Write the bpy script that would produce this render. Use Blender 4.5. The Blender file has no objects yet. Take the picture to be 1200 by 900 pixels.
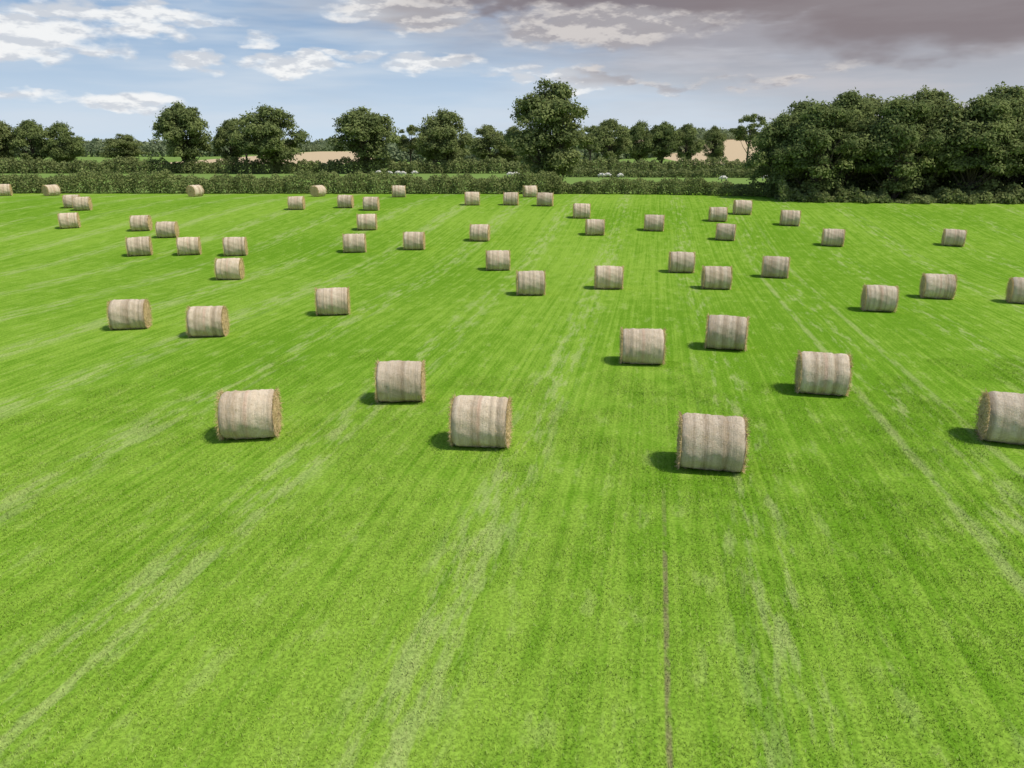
import bpy, math, random
import numpy as np
from mathutils import Vector, Quaternion
rng=np.random.default_rng(7); random.seed(7)
sc=bpy.context.scene
sc.view_settings.view_transform='Standard'
try: sc.view_settings.look='None'
except Exception: pass
sc.view_settings.exposure=0

# ---------------------------------------------------------------- helpers
def link(o,parent=None):
    sc.collection.objects.link(o)
    if parent: o.parent=parent
    return o
def sstep(a,b,t):
    t=np.clip((t-a)/(b-a),0,1);return t*t*(3-2*t)
def gz(x,y):
    x=np.asarray(x,float);y=np.asarray(y,float)
    z=2.5*sstep(46,88,y)
    z=z+sstep(200,620,y)*(5.5+9.0*np.exp(-((x-125)/110.)**2))
    return z
def quad_mesh(name,V,Q,mi=None,attrs=None,smooth=False):
    V=np.asarray(V,np.float32);Q=np.asarray(Q,np.int32)
    me=bpy.data.meshes.new(name)
    me.vertices.add(len(V));me.vertices.foreach_set('co',V.ravel())
    me.loops.add(Q.size);me.loops.foreach_set('vertex_index',Q.ravel())
    me.polygons.add(len(Q));me.polygons.foreach_set('loop_start',np.arange(len(Q),dtype=np.int32)*4)
    if mi is not None: me.polygons.foreach_set('material_index',np.asarray(mi,np.int32))
    me.polygons.foreach_set('use_smooth',np.full(len(Q),smooth))
    me.update(calc_edges=True)
    if attrs:
        for k,a in attrs.items():
            at=me.attributes.new(k,'FLOAT','POINT');at.data.foreach_set('value',np.asarray(a,np.float32))
    me.validate()
    return me
def unit(a): return a/(np.linalg.norm(a,axis=-1,keepdims=True)+1e-9)
def leaf_quads(C,Nn,S):
    n=len(C);r=unit(rng.normal(size=(n,3)));t=unit(np.cross(Nn,r));b=np.cross(Nn,t)
    S=S[:,None]
    V=np.stack([C-t*S,C-b*S*.55,C+t*S,C+b*S*.55],1).reshape(-1,3)
    return V,np.arange(4*n).reshape(-1,4)
def tube(P,R,k=8):
    P=np.asarray(P,float);V=[];Q=[]
    for i,(p_,r_) in enumerate(zip(P,R)):
        d=P[min(i+1,len(P)-1)]-P[max(i-1,0)];d=d/np.linalg.norm(d)
        a=np.cross(d,[0.3,1,0.1]);a/=np.linalg.norm(a);b=np.cross(d,a)
        for j in range(k):
            an=2*math.pi*j/k;V.append(p_+r_*(math.cos(an)*a+math.sin(an)*b))
    for i in range(len(P)-1):
        for j in range(k):
            Q.append([i*k+j,i*k+(j+1)%k,(i+1)*k+(j+1)%k,(i+1)*k+j])
    return np.array(V),np.array(Q)
class NT:
    def __init__(s,nt): s.nt=nt;s.nt.nodes.clear()
    def n(s,t,**kw):
        o=s.nt.nodes.new(t)
        for k,v in kw.items(): setattr(o,k,v)
        return o
    def set(s,sock,v):
        if hasattr(v,'is_output'): s.nt.links.new(v,sock)
        else: sock.default_value=v
    def m(s,op,a,b=0.0,c=0.0):
        o=s.n('ShaderNodeMath',operation=op)
        for i,v in enumerate((a,b,c)): s.set(o.inputs[i],v)
        return o.outputs[0]
    def ss(s,a,b,t):
        o=s.n('ShaderNodeMapRange',interpolation_type='SMOOTHSTEP')
        s.set(o.inputs['Value'],t);s.set(o.inputs['From Min'],a);s.set(o.inputs['From Max'],b)
        return o.outputs['Result']
    def mix(s,f,a,b,bt='MIX'):
        o=s.n('ShaderNodeMix',data_type='RGBA',blend_type=bt)
        s.set(o.inputs[0],f)
        s.set(o.inputs[6],a if hasattr(a,'is_output') else (*a,1));s.set(o.inputs[7],b if hasattr(b,'is_output') else (*b,1))
        return o.outputs[2]
    def xyz(s,x,y,z):
        o=s.n('ShaderNodeCombineXYZ')
        for i,v in enumerate((x,y,z)): s.set(o.inputs[i],v)
        return o.outputs[0]
    def sep(s,v):
        o=s.n('ShaderNodeSeparateXYZ');s.set(o.inputs[0],v);return o.outputs
    def noise(s,vec,scale=1,detail=3,rough=.5,dist=0,dim='3D'):
        o=s.n('ShaderNodeTexNoise',noise_dimensions=dim);s.set(o.inputs['Vector'],vec)
        s.set(o.inputs['Scale'],scale);o.inputs['Detail'].default_value=detail;o.inputs['Roughness'].default_value=rough
        o.inputs['Distortion'].default_value=dist
        return o.outputs['Fac']
def mat(name):
    m=bpy.data.materials.new(name);m.use_nodes=True
    return m,NT(m.node_tree)
def out(t,sh,disp=None):
    o=t.n('ShaderNodeOutputMaterial');t.nt.links.new(sh,o.inputs['Surface'])

# ---------------------------------------------------------------- field colour (world-space rows)
TH=math.radians(10.2)
def field_color(t):
    g=t.n('ShaderNodeNewGeometry');P=t.sep(g.outputs['Position']);x,y=P[0],P[1]
    s_=t.m('SUBTRACT',t.m('MULTIPLY',x,math.cos(TH)),t.m('MULTIPLY',y,math.sin(TH)))
    r=t.m('ADD',t.m('MULTIPLY',x,math.sin(TH)),t.m('MULTIPLY',y,math.cos(TH)))
    def sr(a,b,o=0.): return t.xyz(t.m('MULTIPLY_ADD',s_,a,o*3.1),t.m('MULTIPLY_ADD',r,b,o),0.)
    N2=lambda v,d,ro=.55: t.noise(v,1,d,ro,0,'2D')
    big=N2(sr(.06,.05),1)
    med=N2(sr(1.6,.75,5.),3,.75)
    rows=N2(sr(5.2,.05,2.),2,.75)
    brk=N2(sr(2.4,.42,13.),3,.75)
    sw=t.m('ADD',s_,t.m('MULTIPLY',t.m('SUBTRACT',big,.5),.7))
    A=(.142,.292,.018);B=(.262,.418,.048)
    f=t.m('MULTIPLY',big,.8)
    f=t.m('MULTIPLY_ADD',med,.9,f)
    f=t.m('MULTIPLY_ADD',rows,1.05,f)
    f=t.ss(1.00,1.75,f)
    c=t.mix(f,A,B)
    cs=t.m('COSINE',t.m('MULTIPLY',t.m('ADD',sw,2.9),2*math.pi/5.25))
    strip=t.ss(.35,1.0,cs)
    lf=t.m('MULTIPLY_ADD',t.ss(-6.,-20.,s_),.05,0.)
    st=t.m('MULTIPLY',strip,t.ss(.49,.64,t.m('ADD',t.m('MULTIPLY_ADD',brk,.85,lf),t.m('MULTIPLY',big,.18))))
    c=t.mix(t.m('MULTIPLY',st,.45),c,(.42,.48,.18))
    pp=t.ss(.56,.68,t.m('ADD',t.m('MULTIPLY',brk,.5),t.m('MULTIPLY',med,.52)))
    c=t.mix(t.m('MULTIPLY',pp,.26),c,(.40,.47,.16))
    gate=t.ss(.36,.56,brk)
    def line(s0,w,col,amt,r0,r1,gt=None):
        d=t.m('ABSOLUTE',t.m('SUBTRACT',s_,s0))
        k=t.m('MULTIPLY',t.m('SUBTRACT',1.0,t.ss(w*.3,w,d)),gate if gt is None else gt)
        k=t.m('MULTIPLY',k,t.m('SUBTRACT',1.0,t.ss(r0,r1,r)))
        return t.mix(t.m('MULTIPLY',k,amt),c,col)
    c=line(.55,.066,(.24,.195,.11),.75,12,18,t.ss(.28,.5,med))
    c=line(1.95,.16,(.125,.265,.012),.4,30,60)
    c=line(6.7,.20,(.42,.47,.18),.45,50,80)
    c=line(8.9,.20,(.42,.47,.18),.4,50,80)
    return c,x,y,f
# ---------------------------------------------------------------- ground
def make_ground():
    xs=np.concatenate([-np.geomspace(3000,130,18),np.linspace(-120,120,61),np.geomspace(130,3000,18)])
    ys=np.concatenate([[-400,-150,-60,-20],np.linspace(0,200,81),np.linspace(210,700,50),np.geomspace(750,4000,10)])
    X,Y=np.meshgrid(xs,ys);Z=gz(X,Y)
    V=np.stack([X,Y,Z],-1).reshape(-1,3);nx=len(xs);ny=len(ys)
    i=np.arange(ny-1)[:,None]*nx+np.arange(nx-1)[None,:]
    Q=np.stack([i,i+1,i+nx+1,i+nx],-1).reshape(-1,4)
    me=quad_mesh('ground',V,Q,smooth=True)
    m,t=mat('field_ground')
    c,x,y,_=field_color(t)
    gr=t.noise(t.xyz(t.m('MULTIPLY',x,1.),y,0.),14,2,.8,0,'2D')
    gb=t.m('MULTIPLY_ADD',t.ss(.3,.7,gr),.42,.64)
    c=t.mix(1.,c,t.xyz(gb,gb,gb),'MULTIPLY')
    far=t.ss(96,99,y)
    pas=t.mix(t.noise(t.xyz(x,y,0.),.03,3),(.14,.22,.05),(.21,.30,.08))
    c=t.mix(far,c,pas)
    def box(a,lo,hi,w=2.): return t.m('MULTIPLY',t.ss(lo,lo+w,a),t.m('SUBTRACT',1.,t.ss(hi,hi+w,a)))
    w1=t.m('MULTIPLY',box(y,262,620),box(x,60,215))
    w2=t.m('MULTIPLY',box(y,290,560),box(x,-135,-62))
    c=t.mix(t.m('MAXIMUM',w1,w2),c,(.52,.40,.25))
    b=t.n('ShaderNodeBsdfDiffuse');t.set(b.inputs[0],c)
    out(t,b.outputs[0])
    me.materials.append(m);link(bpy.data.objects.new('ground',me))
make_ground()

# ---------------------------------------------------------------- grass
def grass_mat():
    m,t=mat('grass_blade')
    c,x,y,_=field_color(t)
    a=t.n('ShaderNodeAttribute',attribute_name='tip').outputs['Fac']
    k=t.n('ShaderNodeAttribute',attribute_name='tint').outputs['Fac']
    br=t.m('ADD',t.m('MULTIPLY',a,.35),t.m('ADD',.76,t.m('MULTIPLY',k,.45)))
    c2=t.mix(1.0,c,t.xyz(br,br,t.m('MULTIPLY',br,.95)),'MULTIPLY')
    c2=t.mix(t.m('MULTIPLY',t.ss(.88,.97,k),.55),c2,(.55,.54,.24))
    nn=t.n('ShaderNodeNewGeometry').outputs['Normal']
    ad=t.n('ShaderNodeVectorMath',operation='MULTIPLY_ADD')
    t.set(ad.inputs[0],nn);ad.inputs[1].default_value=(.35,.35,.35);ad.inputs[2].default_value=(0,0,1)
    up=t.n('ShaderNodeVectorMath',operation='NORMALIZE');t.nt.links.new(ad.outputs[0],up.inputs[0])
    d=t.n('ShaderNodeBsdfDiffuse');t.set(d.inputs[0],c2);t.nt.links.new(up.outputs[0],d.inputs['Normal'])
    out(t,d.outputs[0]);return m
GM=grass_mat()
def patch(name,n,R,hw,h0,h1):
    rr=R*np.sqrt(rng.random(n));an=rng.random(n)*2*math.pi
    nc=60;cx=rng.uniform(-R,R,(nc,2))
    px=rr*np.cos(an);py=rr*np.sin(an)
    idx=rng.integers(0,nc,n);k=(rng.random(n)<.2)
    px=np.where(k,cx[idx,0]+rng.normal(0,.06,n),px);py=np.where(k,cx[idx,1]+rng.normal(0,.06,n),py)
    h=rng.uniform(h0,h1,n)*(.7+.5*(np.sin(px*5+1)*np.sin(py*4)*.5+.5))
    a=rng.random(n)*2*math.pi;w=hw*rng.uniform(.6,1.3,n)
    tx=np.cos(a)*w;ty=np.sin(a)*w
    la=rng.random(n)*2*math.pi;ll=h*rng.uniform(.3,1.1,n);lx=np.cos(la)*ll;ly=np.sin(la)*ll
    V=np.empty((n,4,3));z=np.zeros(n)-.005
    V[:,0]=np.stack([px-tx,py-ty,z],1);V[:,1]=np.stack([px+tx,py+ty,z],1)
    V[:,2]=np.stack([px+tx*.25+lx,py+ty*.25+ly,h],1);V[:,3]=np.stack([px-tx*.25+lx,py-ty*.25+ly,h],1)
    Q=np.arange(4*n).reshape(-1,4)
    tip=np.tile([0,0,1,1],n);tint=np.repeat(rng.random(n),4)
    me=quad_mesh(name,V.reshape(-1,3),Q,attrs={'tip':tip,'tint':tint},smooth=True)
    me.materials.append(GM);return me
def scatter_faces(y0,y1,step,side=0.80,extra=6,fade=None):
    P=[]
    y=y0
    while y<y1:
        w=side*y+extra
        x=-w
        while x<w:
            xx=x+rng.uniform(-.3,.3)*step;yy=y+rng.uniform(-.3,.3)*step
            if fade is None or rng.random()<1-(yy-fade)/(y1-fade): P.append((xx,yy))
            x+=step
        y+=step
    P=np.array(P);n=len(P);z=gz(P[:,0],P[:,1])
    dz=(gz(P[:,0],P[:,1]+.5)-gz(P[:,0],P[:,1]-.5))
    a=rng.random(n)*2*math.pi
    V=np.empty((n,4,3))
    for j in range(4):
        ox=.3*np.cos(a+j*math.pi/2);oy=.3*np.sin(a+j*math.pi/2)
        V[:,j]=np.stack([P[:,0]+ox,P[:,1]+oy,z+dz*oy],1)
    return quad_mesh('grass_points',V.reshape(-1,3),np.arange(4*n).reshape(-1,4)),n
def grass(y0,y1,step,pm,side=.8,extra=6,fade=None):
    me,n=scatter_faces(y0,y1,step,side,extra,fade)
    e=link(bpy.data.objects.new('grass',me));e.instance_type='FACES';e.use_instance_faces_scale=False
    e.show_instancer_for_render=False
    c=link(bpy.data.objects.new('grass_patch',pm),e)
    return n
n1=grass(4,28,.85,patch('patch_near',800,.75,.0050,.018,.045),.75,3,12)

# ---------------------------------------------------------------- hay bales
def bale_mats():
    m,t=mat('net_wrapped_hay')
    tc=t.n('ShaderNodeTexCoord').outputs['Object'];P=t.sep(tc);x,y,z=P
    oi=t.n('ShaderNodeObjectInfo').outputs['Random']
    off=t.m('MULTIPLY',oi,37.)
    band=t.noise(t.xyz(t.m('ADD',t.m('MULTIPLY',x,4.5),off),off,0.),1,3,.6)
    xo=t.m('ADD',x,off)
    net=t.noise(t.xyz(t.m('MULTIPLY',xo,70.),t.m('MULTIPLY',y,3.5),t.m('MULTIPLY',z,3.5)),1,3,.7)
    lump=t.noise(t.xyz(t.m('MULTIPLY',xo,6.),t.m('MULTIPLY',y,6.),t.m('MULTIPLY',z,6.)),1,4,.7)
    straw=t.noise(t.xyz(t.m('MULTIPLY',xo,16.),t.m('MULTIPLY',y,45.),t.m('MULTIPLY',z,45.)),1,3,.7,1.)
    bd=t.m('ADD',band,t.m('MULTIPLY',t.m('SUBTRACT',lump,.5),.25))
    c=t.mix(t.ss(.30,.66,bd),(.42,.32,.21),(.77,.65,.48))
    c=t.mix(t.m('MULTIPLY',t.ss(.35,.7,net),.40),c,(.82,.71,.55))
    c=t.mix(t.m('MULTIPLY',t.ss(.46,.62,lump),.30),c,(.46,.33,.19))
    c=t.mix(t.m('MULTIPLY',t.ss(.55,.69,straw),.50),c,(.27,.185,.09))
    pk=t.m('MULTIPLY',t.m('SUBTRACT',1.,t.ss(.02,.08,t.m('ABSOLUTE',x))),t.ss(.55,.65,oi))
    c=t.mix(t.m('MULTIPLY',pk,.22),c,(.55,.25,.17))
    tone=t.m('MULTIPLY_ADD',oi,.2,.88)
    c=t.mix(1.,c,t.xyz(tone,tone,tone),'MULTIPLY')
    d=t.n('ShaderNodeBsdfDiffuse');t.set(d.inputs['Color'],c);d.inputs['Roughness'].default_value=.6
    bp=t.n('ShaderNodeBump');bp.inputs['Strength'].default_value=.9;bp.inputs['Distance'].default_value=.025
    t.set(bp.inputs['Height'],t.m('ADD',t.m('ADD',net,straw),t.m('MULTIPLY',lump,1.5)));t.nt.links.new(bp.outputs[0],d.inputs['Normal'])
    out(t,d.outputs[0])
    m2,t=mat('straw_end')
    tc=t.n('ShaderNodeTexCoord').outputs['Object'];P=t.sep(tc);x,y,z=P
    r=t.m('SQRT',t.m('ADD',t.m('MULTIPLY',y,y),t.m('MULTIPLY',z,z)))
    an=t.m('ARCTAN2',z,y)
    ring=t.noise(t.xyz(t.m('MULTIPLY',r,28.),t.m('MULTIPLY',an,1.5),0.),1,4,.7)
    fn=t.noise(tc,60,4,.7)
    c=t.mix(t.ss(.32,.6,ring),(.38,.25,.10),(.74,.55,.28))
    c=t.mix(t.m('MULTIPLY',t.ss(.45,.65,fn),.6),c,(.82,.65,.37))
    d=t.n('ShaderNodeBsdfDiffuse');t.set(d.inputs[0],c)
    bp=t.n('ShaderNodeBump');bp.inputs['Strength'].default_value=.8;bp.inputs['Distance'].default_value=.03
    t.set(bp.inputs['Height'],t.m('ADD',ring,fn));t.nt.links.new(bp.outputs[0],d.inputs['Normal'])
    out(t,d.outputs[0]);return m,m2
BM=bale_mats()
def bale_mesh(seed):
    r_=np.random.default_rng(seed);R=.64;Lh=.70;ns=34;k=72
    V=[];Q=[];MI=[]
    xs=np.linspace(-Lh,Lh,ns);ang=np.arange(k)/k*2*math.pi
    bandr=np.convolve(r_.normal(0,.012,ns+4),[.25,.5,.25,0,0],'same')[:ns]
    ph=r_.random(6)*6.28
    def prof(xv,i):
        e=(Lh-abs(xv));edge=-.06*max(0,1-e/.10)**2
        rr=R+bandr[i]+edge+.014*math.cos(xv*2.2)
        rr=rr+.014*np.sin(2*ang+ph[0])+.010*np.sin(5*ang+ph[1]+xv*3)+.006*np.sin(11*ang+ph[2]-xv*7)+r_.normal(0,.004,k)
        return rr
    for i,xv in enumerate(xs):
        rr=prof(xv,i);yy=rr*np.cos(ang);zz=rr*np.sin(ang)
        zz=np.maximum(zz,-R+.045+.01*np.sin(xv*9))
        V.append(np.stack([np.full(k,xv),yy,zz],1))
    for i in range(ns-1):
        for j in range(k): Q.append([i*k+j,(i+1)*k+j,(i+1)*k+(j+1)%k,i*k+(j+1)%k][::-1]);MI.append(0)
    base=ns*k
    for side,ring0 in ((-1,0),(1,(ns-1)*k)):
        prev=ring0;nr=14
        E=V[0] if side<0 else V[ns-1]
        for q in range(1,nr+1):
            fr=1-q/(nr+.4)
            rel=.09*(1-fr**2)*.5+.018*math.sin(q*2.4)+r_.normal(0,.010,k)
            P=np.stack([np.full(k,side*Lh)+side*rel,E[:,1]*fr,E[:,2]*fr],1)
            V.append(P)
            for j in range(k):
                a,b=prev+j,prev+(j+1)%k;c,d=base+(j+1)%k,base+j
                Q.append([a,b,c,d] if side>0 else [d,c,b,a]);MI.append(1)
            prev=base;base+=k
        for j in range(1,k//2-1):
            q4=[prev+j,prev+j+1,prev+k-j-1,prev+(k-j)%k]
            Q.append(q4 if side>0 else q4[::-1]);MI.append(1)
    V=np.concatenate(V)
    n=1700;a=r_.random(n)*6.283;side=np.where(r_.random(n)<.5,-1,1);rim=r_.random(n)<.65
    rad=np.where(rim,R*r_.uniform(.90,1.0,n),R*np.sqrt(r_.random(n)))
    C=np.stack([side*(Lh+.005),rad*np.cos(a),rad*np.sin(a)],1)
    C[:,2]=np.maximum(C[:,2],-R+.05)
    D=np.stack([side*r_.uniform(.1,1,n),np.cos(a)*.4+r_.normal(0,.7,n),np.sin(a)*.4+r_.normal(0,.7,n)-.25],1)
    D=unit(D)*r_.uniform(.04,.15,n)[:,None];W=unit(np.cross(D,r_.normal(size=(n,3))))*.0045
    S=np.stack([C-W,C+W,C+D+W*.5,C+D-W*.5],1).reshape(-1,3)
    n2=800;a=r_.random(n2)*6.283;xx=r_.uniform(-Lh*.97,Lh*.97,n2)
    C2=np.stack([xx,R*1.0*np.cos(a),R*np.sin(a)],1);C2[:,2]=np.maximum(C2[:,2],-R+.05)
    D2=np.stack([r_.normal(0,.5,n2),np.cos(a)*.35+r_.normal(0,.5,n2),np.sin(a)*.35+r_.normal(0,.5,n2)],1)
    D2=unit(D2)*r_.uniform(.02,.06,n2)[:,None];W2=unit(np.cross(D2,r_.normal(size=(n2,3))))*.003
    S2=np.stack([C2-W2,C2+W2,C2+D2+W2*.5,C2+D2-W2*.5],1).reshape(-1,3)
    nv=len(V);nq=n+n2
    Q=np.concatenate([np.array(Q),nv+np.arange(4*nq).reshape(-1,4)]);MI=np.concatenate([MI,np.ones(nq,int)])
    me=quad_mesh('hay_bale',np.concatenate([V,S,S2]),Q,MI,smooth=True)
    me.materials.append(BM[0]);me.materials.append(BM[1]);return me
BMS=[bale_mesh(s) for s in (1,2,3,4)]
BP=[(4.8,17.3),(-.8,18.8),(-7.0,19.4),(-3.4,22.5),(9.8,23.3),(13.2,19.0),(4.7,26.9),(8.3,29.0),(-12.6,31.2),(-16.5,32.6),(-8.4,35.6),(17.6,36.4),(22.2,39.8),(25.9,38.4),(1.0,40.8),(5.4,42.7),(11.4,42.7),(16.0,46.7),(-16.9,46.0),(10.7,48.6),(-.9,49.5),(-19.6,54.9),(-26.4,54.9),(-23.0,55.2),(-11.4,56.2),(-7.2,57.2),(-2.5,60.6),(-27.4,62.0),(-30.8,64.9),(-37.4,66.1),(-12.1,65.3),(6.7,63.0),(11.8,64.9),(16.7,60.9),
(24.2,58.6),(33.3,58.6),(23.9,67.3),(6.3,71.0),(18.2,69.3),(21.4,73.0),(-41.2,75.5),(-43.1,77.2),(-20.8,76.0),(-16.3,77.2),(-13.5,75.5),(-4.0,79.2),(-.1,79.2),(3.3,78.5),(2.0,88),(-35.8,89.4),(-21.9,89.4),(-12.6,88),(-53,91),(-58.5,91)]
YAW={0:-10,1:-5,2:8,3:2,4:-13,5:-20,8:8,9:12,11:-14,49:70,50:64,52:62,48:12}
for i,(x,y) in enumerate(BP):
    o=link(bpy.data.objects.new('hay_bale',BMS[i%4]))
    az=math.degrees(math.atan2(x,y));yaw=YAW.get(i,-az*.6-1+random.uniform(-6,6))
    s=random.uniform(.97,1.03)*(1.04 if i==0 else 1)
    o.scale=(s*random.uniform(.97,1.04),s,s)
    sl=float(gz(x,y+.5)-gz(x,y-.5))
    o.location=(x,y,float(gz(x,y))+.60*s)
    o.rotation_mode='QUATERNION'
    o.rotation_quaternion=Quaternion((1,0,0),math.atan(sl))@Quaternion((0,0,1),math.radians(yaw))
# ---------------------------------------------------------------- trees
def leaf_mat(name,dark,light,yel):
    m,t=mat(name)
    k=t.n('ShaderNodeAttribute',attribute_name='tint').outputs['Fac']
    oi=t.n('ShaderNodeObjectInfo').outputs['Random']
    c=t.mix(k,dark,light)
    c=t.mix(t.m('MULTIPLY',oi,.6),c,yel)
    d=t.n('ShaderNodeBsdfDiffuse');t.set(d.inputs[0],c)
    tr=t.n('ShaderNodeBsdfTranslucent');t.set(tr.inputs[0],c)
    mx=t.n('ShaderNodeMixShader');mx.inputs[0].default_value=.33
    t.nt.links.new(d.outputs[0],mx.inputs[1]);t.nt.links.new(tr.outputs[0],mx.inputs[2])
    out(t,mx.outputs[0]);return m
LM=leaf_mat('oak_leaves',(.070,.105,.040),(.29,.34,.115),(.27,.29,.115))
LH=leaf_mat('hedge_leaves',(.10,.13,.04),(.32,.36,.125),(.29,.30,.13))
LD=leaf_mat('distant_leaves_haze_tint',(.14,.18,.10),(.28,.33,.17),(.26,.29,.16))  # distance haze painted into the leaf colour as paler, bluer greens
m_,t_=mat('bark')
tcb=t_.n('ShaderNodeTexCoord').outputs['Object']
d_=t_.n('ShaderNodeBsdfDiffuse');t_.set(d_.inputs[0],t_.mix(t_.noise(tcb,3,4),(.05,.04,.03),(.13,.11,.085)));out(t_,d_.outputs[0]);BARK=m_
def tree_mesh(seed,Hh=15.,W=15.,base=2.5,n=24000,leaf=.30,ncl=60,trunk=.45,airy=0.,flat=1.):
    global rng
    rs=np.random.default_rng(seed);V=[];Q=[];MI=[];T=[];nv=0
    def add(v,q,mi,t):
        nonlocal nv
        V.append(v);Q.append(q+nv);MI.append(np.full(len(q),mi));T.append(t);nv+=len(v)
    ch=(Hh-base)
    C=[];R=[]
    while len(C)<ncl:
        p=rs.uniform(-1,1,3);d=np.linalg.norm(p)
        if d>1 or d<.35: continue
        z=p[2]*.5+.5
        w=(1-max(0,z-.45)**1.7*1.3)*(.80+.2*min(1,z*4))
        r=rs.uniform(.07,.15)*min(W,Hh)*(1-airy*.25)
        c=np.array([p[0]*(W/2-r*.6)*w,p[1]*(W/2-r*.6)*w,base+r*.7+z*(ch-1.6*r)])
        C.append(c);R.append(r)
    C=np.array(C);R=np.array(R)
    top=base+ch*.62;kx=rs.normal(0,.3,2)
    P=[[0,0,-.3],[0,0,.25],[kx[0]*.2,kx[1]*.2,base],[kx[0],kx[1],base+ch*.35],[kx[0]*1.6,kx[1]*1.2,top]]
    v,q=tube(P,[trunk*1.5,trunk*1.05,trunk*.85,trunk*.55,trunk*.15],10);add(v,q,1,np.zeros(len(v)))
    for i in range(0,ncl,2):
        c=C[i];f=rs.uniform(.0,.75);s0=np.array([kx[0]*f,kx[1]*f,base*.8+f*(top-base)*.9]);
        mid=(s0+c)/2+np.array([0,0,-.06*np.linalg.norm(c-s0)])+rs.normal(0,.25,3)
        v,q=tube([s0,mid,c],[trunk*.34,trunk*.2,.03],6);add(v,q,1,np.zeros(len(v)))
    wgt=R**2;wgt/=wgt.sum();idx=rs.choice(ncl,n,p=wgt)
    D=unit(rs.normal(size=(n,3)));D[:,2]=np.where(D[:,2]<-.45,-D[:,2],D[:,2])
    rad=R[idx]*(rs.random(n)**.33)*rs.uniform(.75,1.35,n)
    rad*=.82+.28*np.sin(D[:,0]*6+idx)*np.sin(D[:,1]*6+idx*1.7)*np.sin(D[:,2]*5+idx*.7)+.1
    X=C[idx]+D*rad[:,None]*np.array([1.1,1.1,.8*flat])
    N=unit(D*.8+rs.normal(size=(n,3))*.5+np.array([0,0,.4]))
    rng=rs
    v,q=leaf_quads(X,N,leaf*rs.uniform(.6,1.3,n))
    tc=rs.random(ncl)*.6
    add(v,q,0,np.repeat(np.clip(tc[idx]+rs.random(n)*.45,0,1),4))
    me=quad_mesh('tree',np.concatenate(V),np.concatenate(Q),np.concatenate(MI),{'tint':np.concatenate(T)})
    me.materials.append(LM);me.materials.append(BARK);return me
TM={'a':tree_mesh(11,15,16,1.2,20000,.30,62),
    'b':tree_mesh(12,15,14,1.6,18000,.30,52),
    'c':tree_mesh(13,15,17,1.0,20000,.30,70),
    'd':tree_mesh(14,15,13,.6,28000,.22,80),
    'airy':tree_mesh(15,15,12,3.6,9000,.26,34,airy=.8,trunk=.35),
    'w1':tree_mesh(16,15,13,-.4,24000,.22,85),
    'w2':tree_mesh(17,15,12,-.4,24000,.22,80)}
MW={'a':16,'b':14,'c':17,'d':13,'airy':12,'w1':13,'w2':12}
def tree(kind,x,y,h,w,name='oak_tree',rot=None):
    o=link(bpy.data.objects.new(name,TM[kind]))
    o.location=(x,y,float(gz(x,y))-.1);o.scale=(w/MW[kind],w/MW[kind],h/15)
    o.rotation_euler=(0,0,random.uniform(0,6.28) if rot is None else rot);return o
for a in [('a',-126,195,14.0,14),('b',-117,196,13.2,11),('c',-110.5,197,12.6,11),('b',-137,198,13.5,14),
          ('d',-112,232,10.4,13),
          ('a',-76.5,188,16.6,15),('b',-70,200,13.4,9),('airy',-65,196,14.5,10),
          ('c',-55.5,187,16.0,18.5),
          ('a',-34,187,15.4,18),('airy',-26,205,12.8,9),('c',-15.5,192,15.4,15.5),('b',-22,226,12.9,12),
          ('b',-6.5,222,12.8,12),('d',0,226,12.4,11),
          ('d',5.2,106,14.6,12.8),
          ('b',27,222,14.4,12.5),('airy',21,215,13,9),
          ('c',37.5,238,14.2,11),('a',44.5,238,13.8,11.5),('b',52,240,13.5,10.5),
          ('d',66,262,13.0,9),('airy',77,262,17.8,13)]:
    tree(*a)
W=[('w1',29.3,87,9.3,8),('w2',32.5,84.5,10.6,9),('w1',36.5,88,11.8,10),('w2',40.5,84,11.2,9),('w1',44.5,87,11.9,11),('w2',48.5,84,11.2,9.5),('w1',53,87,12.3,11),
   ('w2',57,84,12.3,10),('w1',61.5,87,11.7,10),('w2',66,85,11.0,10),('w1',71,88,11.3,11),('w2',77,87,12.0,12),('w1',84,88,12,12),
   ('w1',34,96,11.3,10),('w2',42,96,12.1,11),('w1',50,96,12.3,12),('w2',59,96,13.0,12),('w1',68,97,12.0,12),('w2',79,98,12.0,13)]
for a in W: tree(*a,name='woodland_tree')

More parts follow.
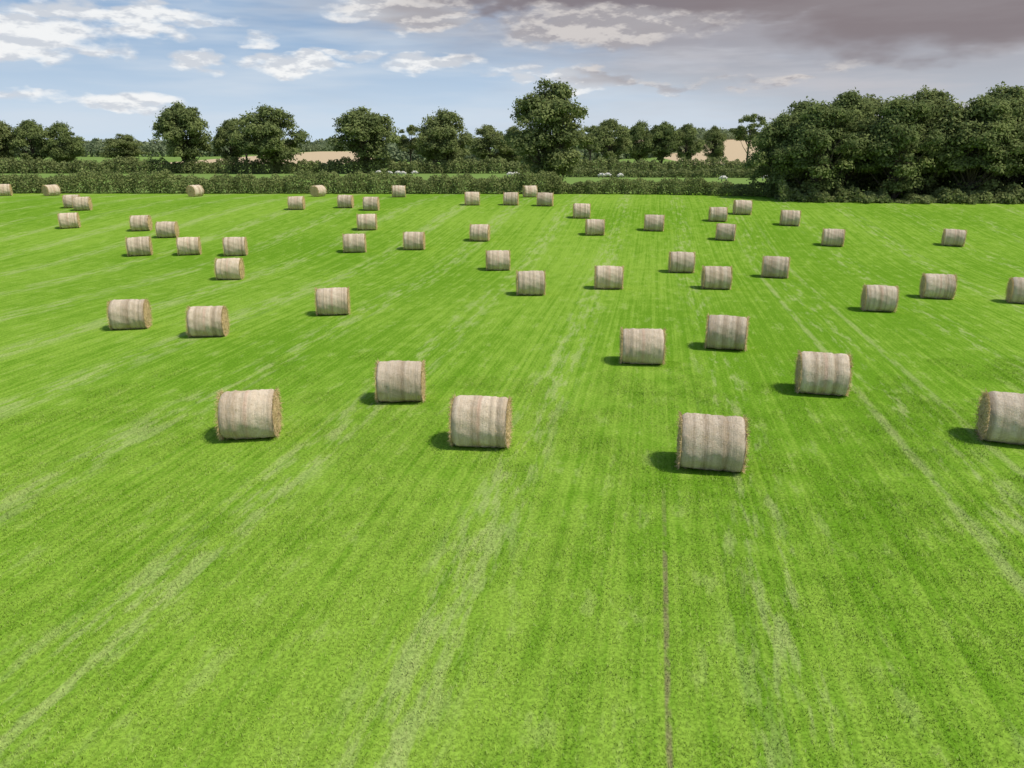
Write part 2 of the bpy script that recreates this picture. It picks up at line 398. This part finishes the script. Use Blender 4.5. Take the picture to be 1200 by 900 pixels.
# ---------------------------------------------------------------- hedges and distant tree mass
def hedge(name,pts,hgt,wid,dens,leaf,seed,var=.35,mt=LH):
    global rng
    rs=np.random.default_rng(seed);rng=rs
    pts=np.array(pts,float);seg=np.diff(pts,axis=0);ln=np.hypot(seg[:,0],seg[:,1]);cum=np.concatenate([[0],np.cumsum(ln)]);L=cum[-1]
    n=int(L*dens);s=rs.random(n)*L
    px=np.interp(s,cum,pts[:,0]);py=np.interp(s,cum,pts[:,1])
    k=np.clip(np.searchsorted(cum,s)-1,0,len(seg)-1);nx=-seg[k,1]/ln[k];ny=seg[k,0]/ln[k]
    ph=rs.random(8)*6.28
    hv=1+var*(.35*np.sin(s*.23+ph[0])+.3*np.sin(s*.71+ph[1])+.25*np.sin(s*1.9+ph[2])+.2*np.sin(s*4.3+ph[3]))
    a=rs.random(n)*math.pi;rr=np.sqrt(rs.uniform(.45,1.05,n))
    wv=1+.25*np.sin(s*1.3+ph[4])+.2*np.sin(s*3.1+ph[5])
    cw=np.cos(a)*rr;sh=np.abs(np.sin(a))**.55*rr
    low=rs.random(n)<.25;sh=np.where(low,rs.random(n)*.5,sh)
    off=cw*wid/2*wv;zz=sh*hgt*hv
    X=np.stack([px+nx*off,py+ny*off,gz(px,py)+zz],1)
    D=np.stack([nx*cw,ny*cw,sh],1);N=unit(unit(D)*.7+rs.normal(size=(n,3))*.7)
    V,Q=leaf_quads(X,N,leaf*rs.uniform(.6,1.4,n))
    cl=.5+.5*np.sin(s*.9+ph[6]+np.cos(a)*1.5)*np.sin(s*.37+ph[7])
    tint=np.repeat(np.clip(cl*.45+rs.random(n)*.5+.1*sh,0,1),4)
    me=quad_mesh(name,V,Q,attrs={'tint':tint});me.materials.append(mt)
    return link(bpy.data.objects.new(name,me))
hedge('field_hedge',[(-120,100),(-70,97),(-30,96),(0,95.5),(6,95)],2.25,2.6,550,.13,21)
hedge('field_hedge',[(4,96),(18,94),(27,90),(36,87)],1.6,2.2,550,.12,22)
hedge('boundary_hedge',[(-230,190),(-120,188),(-40,186),(40,190),(90,194)],3.0,3.5,220,.26,23,mt=LM)
hedge('boundary_hedge',[(10,160),(40,156),(75,150)],1.5,2.2,200,.2,28,mt=LM)
hedge('undergrowth',[(28,83.5),(36,82.2),(46,81.5),(60,81.5),(80,83),(100,85)],1.0,3.4,400,.18,24,1.2,LM)
hedge('undergrowth',[(30,93),(46,91),(60,91),(80,93),(100,94)],4.0,4,260,.3,29,.6,LM)
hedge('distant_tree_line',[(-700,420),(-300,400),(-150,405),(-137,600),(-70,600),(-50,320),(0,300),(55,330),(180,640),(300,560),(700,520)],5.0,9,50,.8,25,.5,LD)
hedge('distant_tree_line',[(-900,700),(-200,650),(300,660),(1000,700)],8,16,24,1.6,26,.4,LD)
# ---------------------------------------------------------------- sheep
def sheep_mesh():
    J=[(0,0,.62),(.32,0,.64),(-.34,0,.63),(.52,0,.66),(.68,0,.55),(.80,0,.36),(.92,0,.24)]
    R=[.27,.24,.25,.15,.10,.085,.05]
    E=[(0,1),(0,2),(1,3),(3,4),(4,5),(5,6)]
    def leg(root,x,y,kind):
        if kind=='f': pts=[(x,y,.48,.10),(x+.02,y,.27,.05),(x,y,.05,.035),(x+.04,y,.01,.035)]
        else: pts=[(x+.06,y,.46,.12),(x-.07,y,.27,.05),(x-.02,y,.05,.035),(x+.02,y,.01,.035)]
        pr=root
        for (a,b,c,r) in pts:
            J.append((a,b,c));R.append(r);E.append((pr,len(J)-1));pr=len(J)-1
    leg(1,.33,.12,'f');leg(1,.33,-.12,'f');leg(2,-.36,.13,'h');leg(2,-.36,-.13,'h')
    J.append((-.60,0,.60));R.append(.05);E.append((2,len(J)-1));J.append((-.63,0,.42));R.append(.03);E.append((len(J)-2,len(J)-1))
    for s in(-1,1):
        J.append((.72,s*.13,.44));R.append(.03);E.append((4,len(J)-1))
    me=bpy.data.meshes.new('sheep');me.from_pydata(J,E,[]);o=link(bpy.data.objects.new('sheep_tmp',me))
    sk=o.modifiers.new('s','SKIN');ss=o.modifiers.new('b','SUBSURF');ss.levels=1;ss.render_levels=1
    for i,r in enumerate(R): me.skin_vertices[0].data[i].radius=(r,r)
    me.skin_vertices[0].data[0].use_root=True
    dg=bpy.context.evaluated_depsgraph_get();ev=o.evaluated_get(dg)
    m2=bpy.data.meshes.new_from_object(ev);bpy.data.objects.remove(o)
    m,t=mat('sheep_fleece');tc=t.n('ShaderNodeTexCoord').outputs['Object'];P=t.sep(tc)
    face=t.m('MAXIMUM',t.ss(.74,.78,P[0]),t.m('SUBTRACT',1.,t.ss(.30,.34,P[2])))
    c=t.mix(t.noise(tc,14,4,.6),(.50,.46,.38),(.78,.75,.68));c=t.mix(face,c,(.10,.085,.07))
    d=t.n('ShaderNodeBsdfDiffuse');t.set(d.inputs[0],c);bp=t.n('ShaderNodeBump');bp.inputs['Distance'].default_value=.03
    t.set(bp.inputs['Height'],t.noise(tc,30,3));t.nt.links.new(bp.outputs[0],d.inputs['Normal']);out(t,d.outputs[0])
    m2.materials.clear();m2.materials.append(m)
    for pl in m2.polygons: pl.use_smooth=True
    return m2
SM=sheep_mesh()
for (x,y,r) in [(-26,168,10),(-24.2,170,190),(-22.6,166,170),(-21,171,20),(-29,174,200),(-.5,160,15),(.9,162,190),(17,152,0),(18.6,154,170),(44,138,5),(45.6,140,190),(47.4,137,20),(36,135,180),(20.5,151,30)]:
    o=link(bpy.data.objects.new('sheep',SM));o.location=(x,y,float(gz(x,y)));o.rotation_euler=(0,0,math.radians(r));o.scale=(1.1,1.1,1.1)

# ---------------------------------------------------------------- sky
SUN=Vector((.47,-.20,.86)).normalized()
el_=math.asin(SUN.z);rot_=math.atan2(SUN.x,SUN.y)
w=bpy.data.worlds.new('World');sc.world=w;w.use_nodes=True
t=NT(w.node_tree)
sky=t.n('ShaderNodeTexSky',sky_type='NISHITA');sky.sun_disc=False;sky.sun_elevation=el_;sky.sun_rotation=rot_
bg=t.n('ShaderNodeBackground');t.set(bg.inputs[0],sky.outputs[0]);bg.inputs[1].default_value=.15
wo=t.n('ShaderNodeOutputWorld');t.nt.links.new(bg.outputs[0],wo.inputs[0])
# cloud-bank dome: ring of sky from the horizon up to ~24 degrees, 360 degrees round
def sky_dome():
    Rd=6500.;na=96;els=np.radians(np.concatenate([[-3],np.linspace(0,24,21)]))
    V=[];Q=[]
    for e in els:
        for j in range(na):
            a=2*math.pi*j/na;V.append((Rd*math.cos(e)*math.sin(a),Rd*math.cos(e)*math.cos(a),Rd*math.sin(e)))
    for i in range(len(els)-1):
        for j in range(na): Q.append([i*na+j,i*na+(j+1)%na,(i+1)*na+(j+1)%na,(i+1)*na+j])
    me=quad_mesh('sky',V,Q,smooth=True)
    m,t=mat('sky_clouds')
    try: m.cycles.emission_sampling='NONE'
    except Exception: pass
    D=t.sep(t.n('ShaderNodeTexCoord').outputs['Object'])
    az=t.m('ARCTAN2',D[0],D[1])
    el=t.m('ARCTAN2',D[2],t.m('SQRT',t.m('ADD',t.m('MULTIPLY',D[0],D[0]),t.m('MULTIPLY',D[1],D[1]))))
    def nz(a,b,c,sc1=1.,det=4,r=.55,daz=0.,de=0.):
        return t.noise(t.xyz(t.m('MULTIPLY',t.m('ADD',az,daz),a),t.m('MULTIPLY_ADD',t.m('ADD',el,de),b,c*7.7),0.),sc1,det,r,0,'2D')
    blue=t.mix(t.ss(.0,.20,el),(.60,.72,.84),(.20,.36,.60))
    w1=t.m('MULTIPLY',t.m('SUBTRACT',nz(14,40,1.,1,3),.5),.08)
    w2=t.m('MULTIPLY',t.m('SUBTRACT',nz(14,40,8.,1,3),.5),.04)
    A=t.m('ADD',az,w1);E=t.m('ADD',el,w2)
    pp=math.radians(16.8)
    def ae(u,v):
        X=(u-600)/900;k=(450-v)/900;Y=math.cos(pp)+k*math.sin(pp);Z=-math.sin(pp)+k*math.cos(pp)
        return math.atan2(X,Y),math.atan2(Z,math.hypot(X,Y))
    def blobs(lst):
        acc=0.0
        for (u,v,ru,rv,s) in lst:
            a0,e0=ae(u,v);ra=ru/1000.;re=rv/980.
            dx=t.m('MULTIPLY',t.m('SUBTRACT',A,a0),1/ra);dy=t.m('MULTIPLY',t.m('SUBTRACT',E,e0),1/re)
            d=t.m('MULTIPLY_ADD',dx,dx,t.m('MULTIPLY',dy,dy))
            k=t.m('MULTIPLY',t.m('SUBTRACT',1.,t.m('MINIMUM',d,1.)),s)
            acc=t.m('MAXIMUM',k,acc)
        return acc
    relief=t.m('SUBTRACT',nz(9,26,4.,1,5,.6),nz(9,26,4.,1,5,.6,0,.006))
    thin=t.ss(.36,.70,nz(2.5,20,15.,1,4,.6))
    c=t.mix(t.m('MULTIPLY',thin,.6),blue,(.66,.73,.81))
    gf=t.m('ADD',t.m('ADD',t.m('MULTIPLY',t.m('MINIMUM',az,.7),1.25),t.m('MULTIPLY',t.m('MINIMUM',el,.3),3.0)),t.m('MULTIPLY',t.m('SUBTRACT',nz(3,14,22.,1,4,.6),.5),.9))
    gm=t.ss(.0,.80,gf)
    gcol=t.mix(t.ss(.03,.15,el),(.49,.53,.59),(.36,.335,.36))
    gcol=t.mix(t.ss(.38,.70,nz(3.5,30,28.,1,5,.6)),gcol,(.53,.52,.55))
    c=t.mix(t.m('MULTIPLY',gm,.92),c,gcol)
    dk=blobs([(640,-12,270,26,1.3),(880,-10,330,40,1.15),(1120,0,240,65,1.2)])
    c=t.mix(t.m('MULTIPLY',t.ss(.1,1.0,t.m('ADD',dk,t.m('MULTIPLY',t.m('SUBTRACT',nz(6,25,30.,1,3),.5),.8))),.82),c,(.22,.18,.19))
    cu=blobs([(45,40,110,26,1.),(20,60,60,16,.9),(140,12,140,18,1.),(175,38,50,12,.8),(145,118,75,15,.95),(233,70,35,16,.95),(350,75,75,16,.95),(300,42,30,10,.6),(505,72,80,15,.85),(690,93,70,15,.9),(800,98,70,8,.6),(475,12,110,24,1.),(700,28,170,30,1.),(600,85,60,9,.5),(905,92,60,9,.6),(1010,72,60,11,.4),(60,112,70,9,.55),(410,60,50,10,.6),(30,108,40,8,.6)])
    els_=t.m('MULTIPLY',t.ss(.60,.75,nz(5,20,77.,1,3,.6)),t.ss(.62,.8,t.m('ABSOLUTE',az)))
    cu=t.m('MAXIMUM',cu,els_)
    cov=t.m('ADD',cu,t.m('MULTIPLY',t.m('SUBTRACT',nz(16,44,41.,1,6,.62),.5),1.4))
    cm=t.m('MULTIPLY',t.ss(.10,.80,cov),t.ss(.0,.3,cu))
    lc=t.ss(-.05,.06,relief)
    bright=t.mix(lc,(.64,.67,.72),(.95,.95,.94))
    greyc=t.mix(lc,(.40,.38,.40),(.66,.62,.60))
    c=t.mix(t.m('MULTIPLY',cm,.9),c,t.mix(t.ss(.1,.7,gm),bright,greyc))
    c=t.mix(t.ss(.24,.41,el),c,(.16,.29,.52))
    e=t.n('ShaderNodeEmission');t.set(e.inputs[0],c)
    out(t,e.outputs[0]);me.materials.append(m);link(bpy.data.objects.new('sky',me))
sky_dome()
# sun
sl=bpy.data.lights.new('sun','SUN');sl.energy=3.6;sl.angle=math.radians(2.0);sl.color=(1,.955,.87)
so=link(bpy.data.objects.new('sun',sl));so.rotation_euler=SUN.to_track_quat('Z','Y').to_euler();so.location=(30,-10,60)
# camera
cd=bpy.data.cameras.new('camera');cd.lens=27;cd.sensor_width=36;cd.clip_end=12000;cd.clip_start=.1
co=link(bpy.data.objects.new('camera',cd));co.location=(0,0,7.3);co.rotation_euler=(math.radians(90-16.8),0,0)
sc.camera=co
